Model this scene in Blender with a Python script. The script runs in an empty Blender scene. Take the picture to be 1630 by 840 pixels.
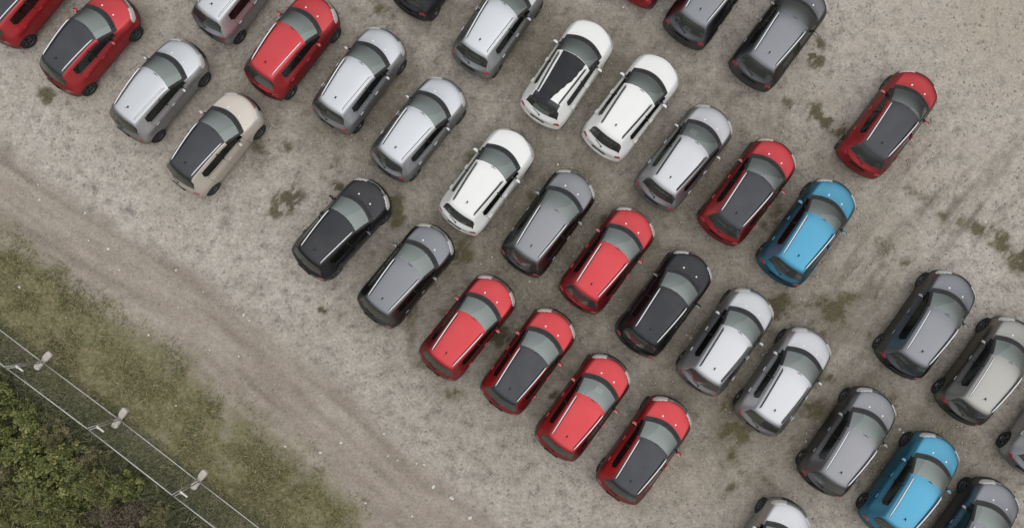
import bpy, bmesh, math, random
import numpy as np
from mathutils import Vector, Matrix

S = bpy.context.scene
COL = S.collection
RAD = math.radians
random.seed(7)

# ------------------------------------------------------------------ camera
F_PX, CAM_H, TA, TB = 1186.99, 26.776, 0.02244, 0.02769
ca, sa, cb, sb = math.cos(TA), math.sin(TA), math.cos(TB), math.sin(TB)
RM = np.array([[1, 0, 0], [0, ca, -sa], [0, sa, ca]]) @ np.array([[cb, 0, sb], [0, 1, 0], [-sb, 0, cb]])
cam_d = bpy.data.cameras.new('camera')
cam = bpy.data.objects.new('camera', cam_d)
COL.objects.link(cam)
cam.matrix_world = Matrix.Translation((0, 0, CAM_H)) @ Matrix(RM.tolist()).to_4x4()
cam_d.sensor_fit = 'HORIZONTAL'
cam_d.sensor_width = 36
cam_d.lens = F_PX / 1630 * 36
cam_d.clip_start = 0.1
cam_d.clip_end = 3000
S.camera = cam

# ------------------------------------------------------------------ overcast daylight
SUN_EL, SUN_AZ = 48.0, 118.0            # azimuth clockwise from +Y
world = bpy.data.worlds.new('World')
S.world = world
world.use_nodes = True
wn, wl = world.node_tree.nodes, world.node_tree.links
wn.clear()
sky = wn.new('ShaderNodeTexSky')
sky.sky_type = 'NISHITA'
sky.sun_disc = False
sky.sun_elevation = RAD(SUN_EL)
sky.sun_rotation = RAD(SUN_AZ)
sky.dust_density = 0.8
hs = wn.new('ShaderNodeHueSaturation')
hs.inputs['Saturation'].default_value = 0.22
wl.new(sky.outputs[0], hs.inputs['Color'])
tc = wn.new('ShaderNodeTexCoord')
sx = wn.new('ShaderNodeSeparateXYZ')
wl.new(tc.outputs['Generated'], sx.inputs[0])
ramp = wn.new('ShaderNodeValToRGB')     # bright cloud overhead, falling off to the dark wooded horizon
cr = ramp.color_ramp
cr.interpolation = 'EASE'
for pos, v in ((0.0, .03), (.16, .07), (.36, .72), (.62, .92), (1.0, 1.0)):
    e_ = cr.elements[0] if pos == 0 else cr.elements[1] if pos == 1 else cr.elements.new(pos)
    e_.position = pos
    e_.color = (v, v, v, 1)
wl.new(sx.outputs['Z'], ramp.inputs[0])
rmp = wn.new('ShaderNodeMath')
rmp.operation = 'MULTIPLY'
rmp.inputs[1].default_value = 4.3
wl.new(ramp.outputs[0], rmp.inputs[0])
mul = wn.new('ShaderNodeVectorMath')
mul.operation = 'SCALE'
deck = wn.new('ShaderNodeMix')           # an even cloud deck hides most of the glow round the sun
deck.data_type = 'RGBA'
deck.inputs[0].default_value = 0.8
deck.inputs[7].default_value = (2.55, 2.58, 2.62, 1)
wl.new(hs.outputs[0], deck.inputs[6])
wl.new(deck.outputs[2], mul.inputs[0])
wl.new(rmp.outputs[0], mul.inputs['Scale'])
bg = wn.new('ShaderNodeBackground')
bg.inputs['Strength'].default_value = 0.12
wl.new(mul.outputs[0], bg.inputs['Color'])
wo = wn.new('ShaderNodeOutputWorld')
wl.new(bg.outputs[0], wo.inputs['Surface'])

sun_d = bpy.data.lights.new('sun', 'SUN')
sun_d.energy = 0.5
sun_d.angle = RAD(110)
sun_d.color = (1.0, 0.96, 0.9)
sun = bpy.data.objects.new('sun', sun_d)
COL.objects.link(sun)
sdir = Vector((math.sin(RAD(SUN_AZ)) * math.cos(RAD(SUN_EL)), math.cos(RAD(SUN_AZ)) * math.cos(RAD(SUN_EL)), math.sin(RAD(SUN_EL))))
sun.rotation_euler = sdir.to_track_quat('Z', 'Y').to_euler()
sun.location = sdir * 60

S.view_settings.view_transform = 'Standard'
S.view_settings.look = 'None'
S.view_settings.exposure = 0.0
S.view_settings.gamma = 1.0
S.view_settings.use_curve_mapping = False
S.render.engine = 'CYCLES'
S.cycles.max_bounces = 8
S.cycles.transparent_max_bounces = 12


def at(px, py, z=0.0):
    """point of the place at height z seen at a pixel of the photograph"""
    d = RM @ np.array([(px - 815) / F_PX, (420 - py) / F_PX, -1.0])
    t = (z - CAM_H) / d[2]
    return np.array([d[0] * t, d[1] * t])


# ------------------------------------------------------------------ helpers
def mat(name, rgb=(.5, .5, .5), rough=.5, metal=0., coat=0., spec=.5, emit=None):
    m = bpy.data.materials.new(name)
    m.use_nodes = True
    b = m.node_tree.nodes['Principled BSDF']
    b.inputs['Base Color'].default_value = (*rgb, 1)
    b.inputs['Roughness'].default_value = rough
    b.inputs['Metallic'].default_value = metal
    b.inputs['Coat Weight'].default_value = coat
    b.inputs['Coat Roughness'].default_value = .06
    b.inputs['Specular IOR Level'].default_value = spec
    return m


def noise_tint(m, scale, lo, hi, detail=4, coord='Object', rough=None):
    """multiply the base colour by a noise between lo and hi"""
    nt = m.node_tree
    b = nt.nodes['Principled BSDF']
    rgb = tuple(b.inputs['Base Color'].default_value)
    t = nt.nodes.new('ShaderNodeTexCoord')
    n = nt.nodes.new('ShaderNodeTexNoise')
    n.inputs['Scale'].default_value = scale
    n.inputs['Detail'].default_value = detail
    nt.links.new(t.outputs[coord], n.inputs['Vector'])
    r = nt.nodes.new('ShaderNodeMapRange')
    r.inputs['From Min'].default_value = .3
    r.inputs['From Max'].default_value = .7
    r.inputs['To Min'].default_value = lo
    r.inputs['To Max'].default_value = hi
    nt.links.new(n.outputs['Fac'], r.inputs['Value'])
    mx = nt.nodes.new('ShaderNodeVectorMath')
    mx.operation = 'SCALE'
    mx.inputs[0].default_value = rgb[:3]
    nt.links.new(r.outputs[0], mx.inputs['Scale'])
    nt.links.new(mx.outputs[0], b.inputs['Base Color'])
    if rough:
        r2 = nt.nodes.new('ShaderNodeMapRange')
        r2.inputs['To Min'].default_value = rough[0]
        r2.inputs['To Max'].default_value = rough[1]
        nt.links.new(n.outputs['Fac'], r2.inputs['Value'])
        nt.links.new(r2.outputs[0], b.inputs['Roughness'])
    return m


def link(name, me, parent=None, mats=()):
    o = bpy.data.objects.new(name, me)
    COL.objects.link(o)
    if parent:
        o.parent = parent
    for m in mats:
        me.materials.append(m)
    return o


def tag(o, label=None, cat=None, group=None, kind=None):
    if label: o['label'] = label
    if cat: o['category'] = cat
    if group: o['group'] = group
    if kind: o['kind'] = kind
    return o


def empty(name, loc=(0, 0, 0), rz=0.):
    o = bpy.data.objects.new(name, None)
    o.empty_display_size = .2
    o.location = loc
    o.rotation_euler = (0, 0, rz)
    COL.objects.link(o)
    return o


def bm_obj(name, bm, mats, parent=None, smooth=True):
    me = bpy.data.meshes.new(name)
    bmesh.ops.recalc_face_normals(bm, faces=bm.faces)
    bm.to_mesh(me)
    bm.free()
    if smooth:
        me.polygons.foreach_set('use_smooth', [True] * len(me.polygons))
    return link(name, me, parent, mats)


def np_mesh(name, verts, faces, cols=None, colname='col', smooth=False):
    """mesh from numpy arrays; faces (n,3) or (n,4)"""
    me = bpy.data.meshes.new(name)
    nv, nf, k = len(verts), len(faces), faces.shape[1]
    me.vertices.add(nv)
    me.vertices.foreach_set('co', np.ascontiguousarray(verts, dtype=np.float32).ravel())
    me.loops.add(nf * k)
    me.loops.foreach_set('vertex_index', np.ascontiguousarray(faces, dtype=np.int32).ravel())
    me.polygons.add(nf)
    me.polygons.foreach_set('loop_start', np.arange(0, nf * k, k, dtype=np.int32))
    if smooth:
        me.polygons.foreach_set('use_smooth', np.ones(nf, dtype=bool))
    if cols is not None:
        a = me.attributes.new(colname, 'FLOAT_COLOR', 'POINT')
        c = np.ones((nv, 4), dtype=np.float32)
        c[:, :cols.shape[1]] = cols
        a.data.foreach_set('color', c.ravel())
    me.update()
    me.validate()
    return me


def add_box(bm, c, s, rot=None, bev=0.0, seg=2):
    r = bmesh.ops.create_cube(bm, size=1)
    vs = r['verts']
    bmesh.ops.scale(bm, vec=s, verts=vs)
    if bev:
        es = list({e for v in vs for e in v.link_edges})
        q = bmesh.ops.bevel(bm, geom=es, offset=bev, segments=seg, profile=.5, affect='EDGES')
        vs = list({v for v in q['verts']} | {v for v in vs if v.is_valid})
    if rot is not None:
        bmesh.ops.rotate(bm, cent=(0, 0, 0), matrix=rot, verts=vs)
    bmesh.ops.translate(bm, vec=c, verts=vs)
    return vs


def add_tube(bm, pts, r, n=8, cap=True):
    pts = [Vector(p) for p in pts]
    rs = r if isinstance(r, (list, tuple)) else [r] * len(pts)
    rings = []
    for i, p in enumerate(pts):
        t = (pts[min(i + 1, len(pts) - 1)] - pts[max(i - 1, 0)]).normalized()
        up = Vector((0, 0, 1)) if abs(t.z) < .9 else Vector((1, 0, 0))
        a = t.cross(up).normalized()
        b = t.cross(a)
        rings.append([bm.verts.new(p + (a * math.cos(2 * math.pi * k / n) + b * math.sin(2 * math.pi * k / n)) * rs[i]) for k in range(n)])
    for i in range(len(rings) - 1):
        for k in range(n):
            bm.faces.new((rings[i][k], rings[i][(k + 1) % n], rings[i + 1][(k + 1) % n], rings[i + 1][k]))
    if cap:
        bm.faces.new(rings[0][::-1])
        bm.faces.new(rings[-1])


def add_lathe(bm, prof, n=28, axis='y'):
    """revolve (radius, along) about the y axis"""
    rings = []
    for r, h in prof:
        rings.append([bm.verts.new((r * math.cos(2 * math.pi * k / n), h, r * math.sin(2 * math.pi * k / n))) for k in range(n)])
    for i in range(len(rings) - 1):
        for k in range(n):
            bm.faces.new((rings[i][k], rings[i][(k + 1) % n], rings[i + 1][(k + 1) % n], rings[i + 1][k]))
    return rings


def vnoise(x, y, scale, seed, octaves=4, rough=.55):
    """fractal value noise, about 0..1"""
    rng = np.random.RandomState(seed)
    T = rng.rand(256, 256)
    out = np.zeros_like(x)
    amp, tot = 1.0, 0.0
    for o in range(octaves):
        u, v = x * scale + 37.1 * o, y * scale + 17.7 * o
        i, j = np.floor(u).astype(int), np.floor(v).astype(int)
        fu, fv = u - i, v - j
        fu, fv = fu * fu * (3 - 2 * fu), fv * fv * (3 - 2 * fv)
        a = T[i % 256, j % 256] * (1 - fu) + T[(i + 1) % 256, j % 256] * fu
        b = T[i % 256, (j + 1) % 256] * (1 - fu) + T[(i + 1) % 256, (j + 1) % 256] * fu
        out += amp * (a * (1 - fv) + b * fv)
        tot += amp
        amp *= rough
        scale *= 2
    return out / tot


# ------------------------------------------------------------------ ground
def px_line(pts):
    return np.array([at(*p) for p in pts])


def side_dist(x, y, line):
    """signed distance to a polyline (positive to its left when walking along it)"""
    best = np.full(x.shape, 1e9)
    sgn = np.zeros(x.shape)
    L = line.copy()
    L[0] += (L[0] - L[1]) / np.linalg.norm(L[0] - L[1]) * 60
    L[-1] += (L[-1] - L[-2]) / np.linalg.norm(L[-1] - L[-2]) * 60
    for p, q in zip(L[:-1], L[1:]):
        d = q - p
        ll = d @ d
        t = np.clip(((x - p[0]) * d[0] + (y - p[1]) * d[1]) / ll, 0, 1)
        ex, ey = x - p[0] - t * d[0], y - p[1] - t * d[1]
        dd = np.hypot(ex, ey)
        s = np.sign(d[0] * ey - d[1] * ex)
        m = dd < best
        best = np.where(m, dd, best)
        sgn = np.where(m, s, sgn)
    return best * sgn


GRASS_EDGE = px_line([(0, 338), (62, 405), (160, 468), (250, 520), (350, 585), (408, 635), (470, 705), (558, 775), (633, 845)])
TRACK_EDGE = px_line([(0, 235), (130, 325), (230, 385), (313, 432), (375, 482), (470, 560), (570, 645), (660, 730), (760, 800), (830, 850)])
FENCE_LINE = px_line([(0, 524), (65, 575), (188, 665), (312, 763), (415, 842)])

GX0, GX1, GY0, GY1, GS = -27.0, 27.0, -19.0, 20.0, 0.1
NX, NY = int((GX1 - GX0) / GS) + 1, int((GY1 - GY0) / GS) + 1
X, Y = np.meshgrid(GX0 + np.arange(NX) * GS, GY0 + np.arange(NY) * GS)


def blob(cx, cy, rx, ry, rot, amt):
    """soft ellipse given in pixels of the photograph"""
    c = at(cx, cy)
    sc = 44.0
    r = RAD(-rot)
    dx, dy = X - c[0], Y - c[1]
    u = (dx * math.cos(r) + dy * math.sin(r)) / (rx / sc)
    v = (-dx * math.sin(r) + dy * math.cos(r)) / (ry / sc)
    return amt * np.exp(-(u * u + v * v) * .9)


wob = (vnoise(X, Y, .55, 3) - .5) * 2.2 + (vnoise(X, Y, 2.2, 5) - .5) * .9
g_side = -side_dist(X, Y, GRASS_EDGE)       # positive on the grass side
t_side = -side_dist(X, Y, TRACK_EDGE)       # positive on the track/grass side
f_side = -side_dist(X, Y, FENCE_LINE)       # positive beyond the fence
grass_w = np.clip((g_side + wob * .8) / 2.3 + .42, 0, 1)
grass_w *= np.clip(.55 + 1.5 * (vnoise(X, Y, .9, 11, 5) - .2), .3, 1)
track_w = np.clip((t_side + wob * .35) / .7 + .5, 0, 1)

# moss and damp patches growing in the gravel: (px, py, rx, ry, rotation, amount)
MOSS = [(458, 318, 30, 20, 140, 1.0), (440, 335, 16, 12, 0, .8), (75, 153, 16, 12, 30, .9), (100, 162, 14, 8, 30, .5), (445, 240, 26, 14, 140, .65),
        (432, 215, 18, 30, 20, .4), (528, 275, 18, 12, 40, .7), (545, 300, 20, 10, 20, .6), (515, 494, 9, 7, 0, .8), (630, 335, 16, 26, 0, 1.0),
        (735, 408, 14, 26, 10, .9), (790, 530, 44, 16, 30, 1.0), (705, 500, 14, 10, 0, .6), (1297, 95, 14, 26, 160, .8), (1303, 75, 14, 16, 0, .6),
        (1305, 185, 42, 18, 35, .8), (1340, 205, 30, 14, 35, .9), (1255, 165, 26, 10, 40, .45), (1500, 335, 52, 12, 32, .55), (1580, 375, 46, 15, 34, .9),
        (1625, 415, 28, 18, 34, .9), (1450, 305, 30, 12, 32, .4), (1325, 492, 18, 30, -35, .6), (1340, 480, 14, 18, 0, .4), (1165, 655, 16, 40, 10, .8),
        (1180, 690, 24, 22, 0, .5), (1290, 655, 30, 16, 0, .5), (1265, 690, 20, 14, 30, .5), (1245, 480, 16, 12, 0, .3), (1130, 140, 30, 12, 30, .4),
        (835, 270, 16, 26, 0, .55), (960, 350, 16, 12, 0, .45), (1195, 640, 20, 16, 0, .6), (1600, 520, 16, 12, 0, .4), (1500, 600, 16, 20, 0, .4),
        (1005, 780, 12, 8, 0, .2), (605, 20, 40, 26, 20, .45), (560, 60, 26, 16, 0, .35), (600, 240, 10, 30, 30, .4), (945, 170, 14, 30, 20, .5),
        (1085, 20, 26, 10, 0, .6), (1420, 640, 16, 18, 0, .45), (1330, 600, 30, 14, 0, .4), (875, 300, 18, 10, 0, .4), (760, 475, 12, 10, 0, .4), (925, 760, 8, 6, 0, .3),
        (1410, 395, 26, 18, 30, .35), (1440, 420, 14, 16, 0, .35), (690, 40, 18, 20, 0, .35), (230, 30, 30, 26, 30, .35), (1470, 600, 20, 16, 0, .35)]
moss = np.zeros_like(X)
for q in MOSS:
    moss = np.maximum(moss, blob(*q))
moss *= np.clip(.55 + 4.2 * (vnoise(X, Y, 2.3, 21, 5, .72) - .47), 0, 1.2)
moss = np.clip(moss * 1.6 + .8 * np.clip(vnoise(X, Y, .7, 23, 5, .72) - .56, 0, 1) * 4.5 * (1 - track_w) * np.clip(blob(900, 420, 560, 420, 30, 1.5), 0, 1), 0, 1)

# trodden, browner gravel between the parked rows; paler open gravel outside it
WORN = [(900, 400, 330, 300, 30, .9), (1150, 600, 260, 200, 30, .9), (1400, 700, 260, 150, 30, .85), (600, 180, 240, 150, 30, .8), (420, 160, 160, 110, 30, .55),
        (900, 100, 300, 110, 20, .85), (1130, 300, 220, 180, 20, .9), (780, 480, 150, 120, 30, .6), (1300, 480, 180, 120, 30, .7), (240, 20, 150, 60, 0, .5)]
worn = np.zeros_like(X)
for q in WORN:
    worn = np.maximum(worn, blob(*q))
worn = np.clip(worn * 1.15 + .55 * (vnoise(X, Y, .35, 31, 5) - .5), 0, 1) * (1 - track_w * .9)
# bare smoothed earth where cars have turned
BARE = [(1400, 365, 70, 45, 60, .8), (1365, 450, 50, 40, 60, .75), (1480, 290, 60, 50, 40, .5), (1560, 330, 70, 20, 60, .55), (1590, 40, 70, 40, 30, .6), (1300, 150, 60, 20, 35, .6),
        (560, 760, 100, 50, 38, .35), (1080, 760, 80, 40, 0, .25), (760, 640, 80, 30, 40, .2), (1345, 520, 30, 50, 30, .5), (1600, 90, 150, 120, 20, .7), (1480, 60, 120, 50, 10, .5), (1560, 250, 90, 80, 0, .45)]
bare = np.zeros_like(X)
for q in BARE:
    bare = np.maximum(bare, blob(*q))
bare = np.clip(bare * (.6 + vnoise(X, Y, .8, 41)) + np.clip(vnoise(X, Y, .3, 43, 4) - .5, 0, 1) * 2.2 * (1 - track_w) * (1 - .75 * worn), 0, 1)
# sweeping tyre marks on the bare earth to the right
cd, cn = np.array([-.62, -.78]), np.array([.78, -.62])
sa_, sc_ = X * cd[0] + Y * cd[1], X * cn[0] + Y * cn[1]
sweep = vnoise(sa_ * .16, sc_, 2.8, 45, 4, .6)
sweep_w = np.clip(blob(1525, 335, 120, 50, 35, 1.) + blob(1375, 430, 60, 75, -30, 1.) + blob(1320, 540, 40, 60, -30, .7) + blob(1590, 230, 90, 90, 0, .5), 0, 1)
sweep_d = sweep_w * np.clip((.50 - sweep) * 7, 0, 1)

# wheel ruts along the track and faint tyre lines in the lot
tdir = np.array([.79, -.61])
tn = np.array([.61, .79])
along = X * tdir[0] + Y * tdir[1]
across = t_side
streak = vnoise(along * .12, across, 3.2, 51, 5, .62)
streak2 = vnoise(along * .10 + 9, across, 1.1, 57, 3)
rut = np.zeros_like(X)
for off, w, a in [(.35, .10, .6), (1.05, .09, .5), (1.9, .13, .9), (2.35, .1, .6), (3.3, .14, 1.0), (3.75, .10, .6), (4.4, .16, .7)]:
    d = across - off + (vnoise(along, along * 0, .15, int(off * 100)) - .5) * .5
    rut = np.maximum(rut, a * np.exp(-(d / w) ** 2) * np.clip(3 * vnoise(along, along * 0 + off, .35, 60 + int(off * 10)) - 1.0, 0, 1))
rut *= track_w * (1 - grass_w * .7)
rut *= .65
lines = np.zeros_like(X)
for p0, p1, w, a in [((262, 235), (200, 285), .05, .45), ((375, 330), (330, 400), .05, .4), ((560, 455), (515, 500), .06, .5), ((1500, 240), (1440, 300), .06, .4), ((1530, 260), (1490, 330), .06, .4),
                     ((1560, 290), (1500, 375), .08, .5), ((1590, 330), (1550, 390), .06, .5), ((1300, 420), (1280, 470), .06, .4), ((1335, 380), (1290, 470), .07, .4), ((1440, 350), (1360, 450), .08, .4), ((1600, 380), (1570, 420), .05, .4),
                     ((250, 280), (205, 300), .06, .3), ((890, 90), (960, 190), .15, .2)]:
    a0, a1 = at(*p0), at(*p1)
    d = a1 - a0
    t = np.clip(((X - a0[0]) * d[0] + (Y - a0[1]) * d[1]) / (d @ d), 0, 1)
    lines = np.maximum(lines, a * np.exp(-(np.hypot(X - a0[0] - t * d[0], Y - a0[1] - t * d[1]) / w) ** 2))

Z = (vnoise(X, Y, .25, 71, 3) - .5) * .03 + (vnoise(X, Y, 2.5, 73, 3) - .5) * .012 - rut * .045 - lines * .012 + (streak - .5) * .03 * track_w
Z += grass_w * (vnoise(X, Y, 1.2, 77, 4) - .3) * .10
Z -= .012

verts = np.stack([X, Y, Z], -1).reshape(-1, 3)
A1 = np.stack([grass_w, track_w, moss], -1).reshape(-1, 3)
for q in [(800, 531, 34, 9, 25, 1.3), (715, 498, 16, 9, 20, .8), (632, 345, 8, 22, 0, 1.0), (738, 412, 8, 18, 0, .9), (1162, 655, 9, 30, 10, .8), (1345, 205, 20, 7, 35, .6), (770, 468, 10, 6, 0, .5), (545, 296, 16, 6, 20, .6),
          (1600, 388, 30, 7, 36, .6), (460, 320, 16, 9, 150, .5), (1150, 690, 12, 16, 0, .4), (880, 300, 12, 8, 0, .4), (1240, 480, 12, 8, 0, .4)]:
    lines = np.maximum(lines, np.clip(blob(*q) * (.3 + 1.4 * vnoise(X, Y, 2.4, 47, 4)), 0, 1.2))
A2 = np.stack([worn, bare, np.clip(rut + lines + 1.0 * sweep_d, 0, 1)], -1).reshape(-1, 3)
A3 = np.stack([streak, streak2, vnoise(X, Y, .6, 81, 5)], -1).reshape(-1, 3)

gm = bpy.data.materials.new('gravel_earth')
gm.use_nodes = True
nt = gm.node_tree
N, LK = nt.nodes, nt.links
bsdf = N['Principled BSDF']
bsdf.inputs['Roughness'].default_value = .95
bsdf.inputs['Specular IOR Level'].default_value = .2


def nd(t, **kw):
    n = N.new(t)
    for k, v in kw.items():
        setattr(n, k, v)
    return n


geo = nd('ShaderNodeNewGeometry')


def attr(nm):
    a = nd('ShaderNodeAttribute', attribute_name=nm)
    s = nd('ShaderNodeSeparateColor')
    LK.new(a.outputs['Color'], s.inputs[0])
    return s.outputs


def noise(scale, detail=5, rough=.6, dist=0.):
    n = nd('ShaderNodeTexNoise')
    n.inputs['Scale'].default_value = scale
    n.inputs['Detail'].default_value = detail
    n.inputs['Roughness'].default_value = rough
    n.inputs['Distortion'].default_value = dist
    LK.new(geo.outputs['Position'], n.inputs['Vector'])
    return n.outputs['Fac']


def mr(v, a, b, c, d):
    n = nd('ShaderNodeMapRange')
    for k, q in zip(('From Min', 'From Max', 'To Min', 'To Max'), (a, b, c, d)):
        n.inputs[k].default_value = q
    LK.new(v, n.inputs['Value'])
    return n.outputs[0]


def mth(op, a, b=None):
    n = nd('ShaderNodeMath', operation=op)
    for i, q in enumerate((a, b)):
        if q is None: continue
        if isinstance(q, (int, float)): n.inputs[i].default_value = q
        else: LK.new(q, n.inputs[i])
    return n.outputs[0]


def mix(f, a, b):
    n = nd('ShaderNodeMix', data_type='RGBA')
    for i, q in ((0, f), (6, a), (7, b)):
        if isinstance(q, tuple): n.inputs[i].default_value = (*q, 1)
        elif isinstance(q, (int, float)): n.inputs[i].default_value = q
        else: LK.new(q, n.inputs[i])
    return n.outputs[2]


def scl(c, f):
    n = nd('ShaderNodeVectorMath', operation='SCALE')
    LK.new(c, n.inputs[0])
    LK.new(f, n.inputs['Scale'])
    return n.outputs[0]


a1, a2, a3 = attr('A1'), attr('A2'), attr('A3')
mott = noise(2.2, 8, .72)
fine = noise(9, 7, .78)
vor = nd('ShaderNodeTexVoronoi')
vor.inputs['Scale'].default_value = 17
LK.new(geo.outputs['Position'], vor.inputs['Vector'])
vsep = nd('ShaderNodeSeparateColor')
LK.new(vor.outputs['Color'], vsep.inputs[0])
col = mix(a2[0], (.425, .382, .332), (.235, .205, .163))
col = mix(mth('MULTIPLY', a2[1], .8), col, (.375, .325, .262))
col = mix(mth('MULTIPLY', a1[1], .85), col, mix(mr(a3[0], .3, .7, 0, 1), (.235, .192, .155), (.340, .290, .240)))
col = mix(mth('MULTIPLY', mr(mott, .35, .55, .85, 0), mr(mth('MAXIMUM', a1[1], a2[1]), 0, 1, 1, .35)), col, scl(col, mr(mott, .3, .56, .35, .8)))
col = mix(mth('MULTIPLY', mr(mott, .54, .72, 0, .65), mr(mth('MAXIMUM', a1[1], a2[1]), 0, 1, 1, .4)), col, scl(col, mr(mott, .5, .7, 1.0, 1.55)))
col = mix(mth('MULTIPLY', a2[2], .6), col, (.085, .072, .058))
col = mix(mth('MULTIPLY', a2[0], mr(noise(.8, 6, .68), .44, .66, 0, .75)), col, (.150, .132, .092))
mossf = mr(mth('ADD', a1[2], mth('ADD', mth('MULTIPLY', mth('SUBTRACT', fine, .5), 1.5), mth('MULTIPLY', mth('SUBTRACT', mott, .5), 1.4))), .30, .80, 0, .88)
col = mix(mossf, col, mix(mr(a3[2], .35, .65, 0, 1), (.072, .058, .030), (.098, .086, .042)))
gn = noise(4.5, 7, .7)
gcol = mix(mr(gn, .35, .65, 0, 1), (.098, .100, .036), (.225, .195, .115))
gf = mr(mth('ADD', a1[0], mth('MULTIPLY', mth('SUBTRACT', gn, .5), .8)), .25, .75, 0, .95)
col = mix(gf, col, gcol)
smooth = mth('MULTIPLY', mth('MAXIMUM', a1[1], a2[1]), .6)
col = scl(col, mth('ADD', 1.0, mth('MULTIPLY', mr(fine, .25, .75, -.31, .31), mth('SUBTRACT', 1.0, smooth))))
col = scl(col, mr(vsep.outputs[0], 0, 1, .88, 1.12))
LK.new(col, bsdf.inputs['Base Color'])
bmp = nd('ShaderNodeBump')
bmp.inputs['Strength'].default_value = .7
bmp.inputs['Distance'].default_value = .03
LK.new(mth('ADD', fine, mth('MULTIPLY', vsep.outputs[1], .35)), bmp.inputs['Height'])
LK.new(bmp.outputs[0], bsdf.inputs['Normal'])

ii = (np.arange(NY - 1)[:, None] * NX + np.arange(NX - 1)[None, :])
quads = np.stack([ii, ii + 1, ii + 1 + NX, ii + NX], -1)
fg = (g_side + wob * .9)[:-1, :-1]
ft = (t_side + wob * .35)[:-1, :-1]
kinds = np.where(fg > .35, 2, np.where(ft > 0, 1, 0))
for k, (nm) in enumerate(('ground', 'dirt_track', 'grass_verge')):
    fsel = quads[kinds == k]
    used = np.unique(fsel)
    remap = np.full(len(verts), -1, dtype=np.int64)
    remap[used] = np.arange(len(used))
    me = np_mesh(nm, verts[used], remap[fsel], A1[used], 'A1', True)
    for an, A in (('A2', A2), ('A3', A3)):
        at_ = me.attributes.new(an, 'FLOAT_COLOR', 'POINT')
        c = np.ones((len(used), 4), dtype=np.float32)
        c[:, :3] = A[used]
        at_.data.foreach_set('color', c.ravel())
    o = link(nm, me, None, [gm])
    tag(o, kind='structure')
# the land around, out to the horizon
bm = bmesh.new()
R = 1500
xs, ys = [-R, GX0, GX1, R], [-R, GY0, GY1, R]
gv = [[bm.verts.new((x, y, -.012)) for x in xs] for y in ys]
for j in range(3):
    for i in range(3):
        if (i, j) != (1, 1):
            bm.faces.new((gv[j][i], gv[j][i + 1], gv[j + 1][i + 1], gv[j + 1][i]))
o = bm_obj('outer_ground', bm, [gm], None, False)
me = o.data
for an, c3 in (('A1', (0, 0, 0)), ('A2', (.15, .2, 0)), ('A3', (.5, .5, .5))):
    a = me.attributes.new(an, 'FLOAT_COLOR', 'POINT')
    a.data.foreach_set('color', list((*c3, 1)) * len(me.vertices))
tag(o, kind='structure')


def sample(A, x, y):
    i = np.clip(((y - GY0) / GS).astype(int), 0, NY - 1)
    j = np.clip(((x - GX0) / GS).astype(int), 0, NX - 1)
    return A[i, j]


# loose stones in the gravel
def stones(name, n, rmin, rmax, accept, c0, c1, seed):
    rng = np.random.RandomState(seed)
    x = rng.uniform(-22, 20, n * 4)
    y = rng.uniform(-12, 13, n * 4)
    keep = rng.rand(n * 4) < accept(x, y)
    x, y = x[keep][:n], y[keep][:n]
    n = len(x)
    base = np.array([[1, 0, 0], [-1, 0, 0], [0, 1, 0], [0, -1, 0], [0, 0, .7], [0, 0, -.5]], float)
    tri = np.array([[0, 2, 4], [2, 1, 4], [1, 3, 4], [3, 0, 4], [2, 0, 5], [1, 2, 5], [3, 1, 5], [0, 3, 5]])
    r = rmin + (rmax - rmin) * rng.rand(n) ** 2.5
    P = base[None] * r[:, None, None] * rng.uniform(.65, 1.35, (n, 6, 3))
    th = rng.rand(n) * 6.28
    c, s = np.cos(th)[:, None], np.sin(th)[:, None]
    px_ = P[:, :, 0] * c - P[:, :, 1] * s + x[:, None]
    py_ = P[:, :, 0] * s + P[:, :, 1] * c + y[:, None]
    pz_ = P[:, :, 2] + (sample(Z, x, y) + r * .25)[:, None]
    V = np.stack([px_, py_, pz_], -1).reshape(-1, 3)
    Fc = (tri[None] + (np.arange(n) * 6)[:, None, None]).reshape(-1, 3)
    cc = np.array(c0)[None] + (np.array(c1) - np.array(c0))[None] * rng.rand(n, 1)
    return np_mesh(name, V, Fc, np.repeat(cc, 6, 0))


def col_mat(name, rough=.9, trans=0.):
    m = bpy.data.materials.new(name)
    m.use_nodes = True
    b = m.node_tree.nodes['Principled BSDF']
    a = m.node_tree.nodes.new('ShaderNodeAttribute')
    a.attribute_name = 'col'
    m.node_tree.links.new(a.outputs['Color'], b.inputs['Base Color'])
    b.inputs['Roughness'].default_value = rough
    b.inputs['Specular IOR Level'].default_value = .25
    return m


stone_m = col_mat('stone')
o = link('gravel_stones', stones('gravel_stones', 26000, .012, .05, lambda x, y: np.clip(1.0 - sample(grass_w, x, y) * 1.2 - .5 * sample(track_w, x, y) - 1.5 * sample(moss, x, y), 0, 1), (.30, .27, .235), (.50, .47, .43), 5), None, [stone_m])
tag(o, 'loose grey gravel stones scattered over the parking ground', 'gravel', kind='stuff')

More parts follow.
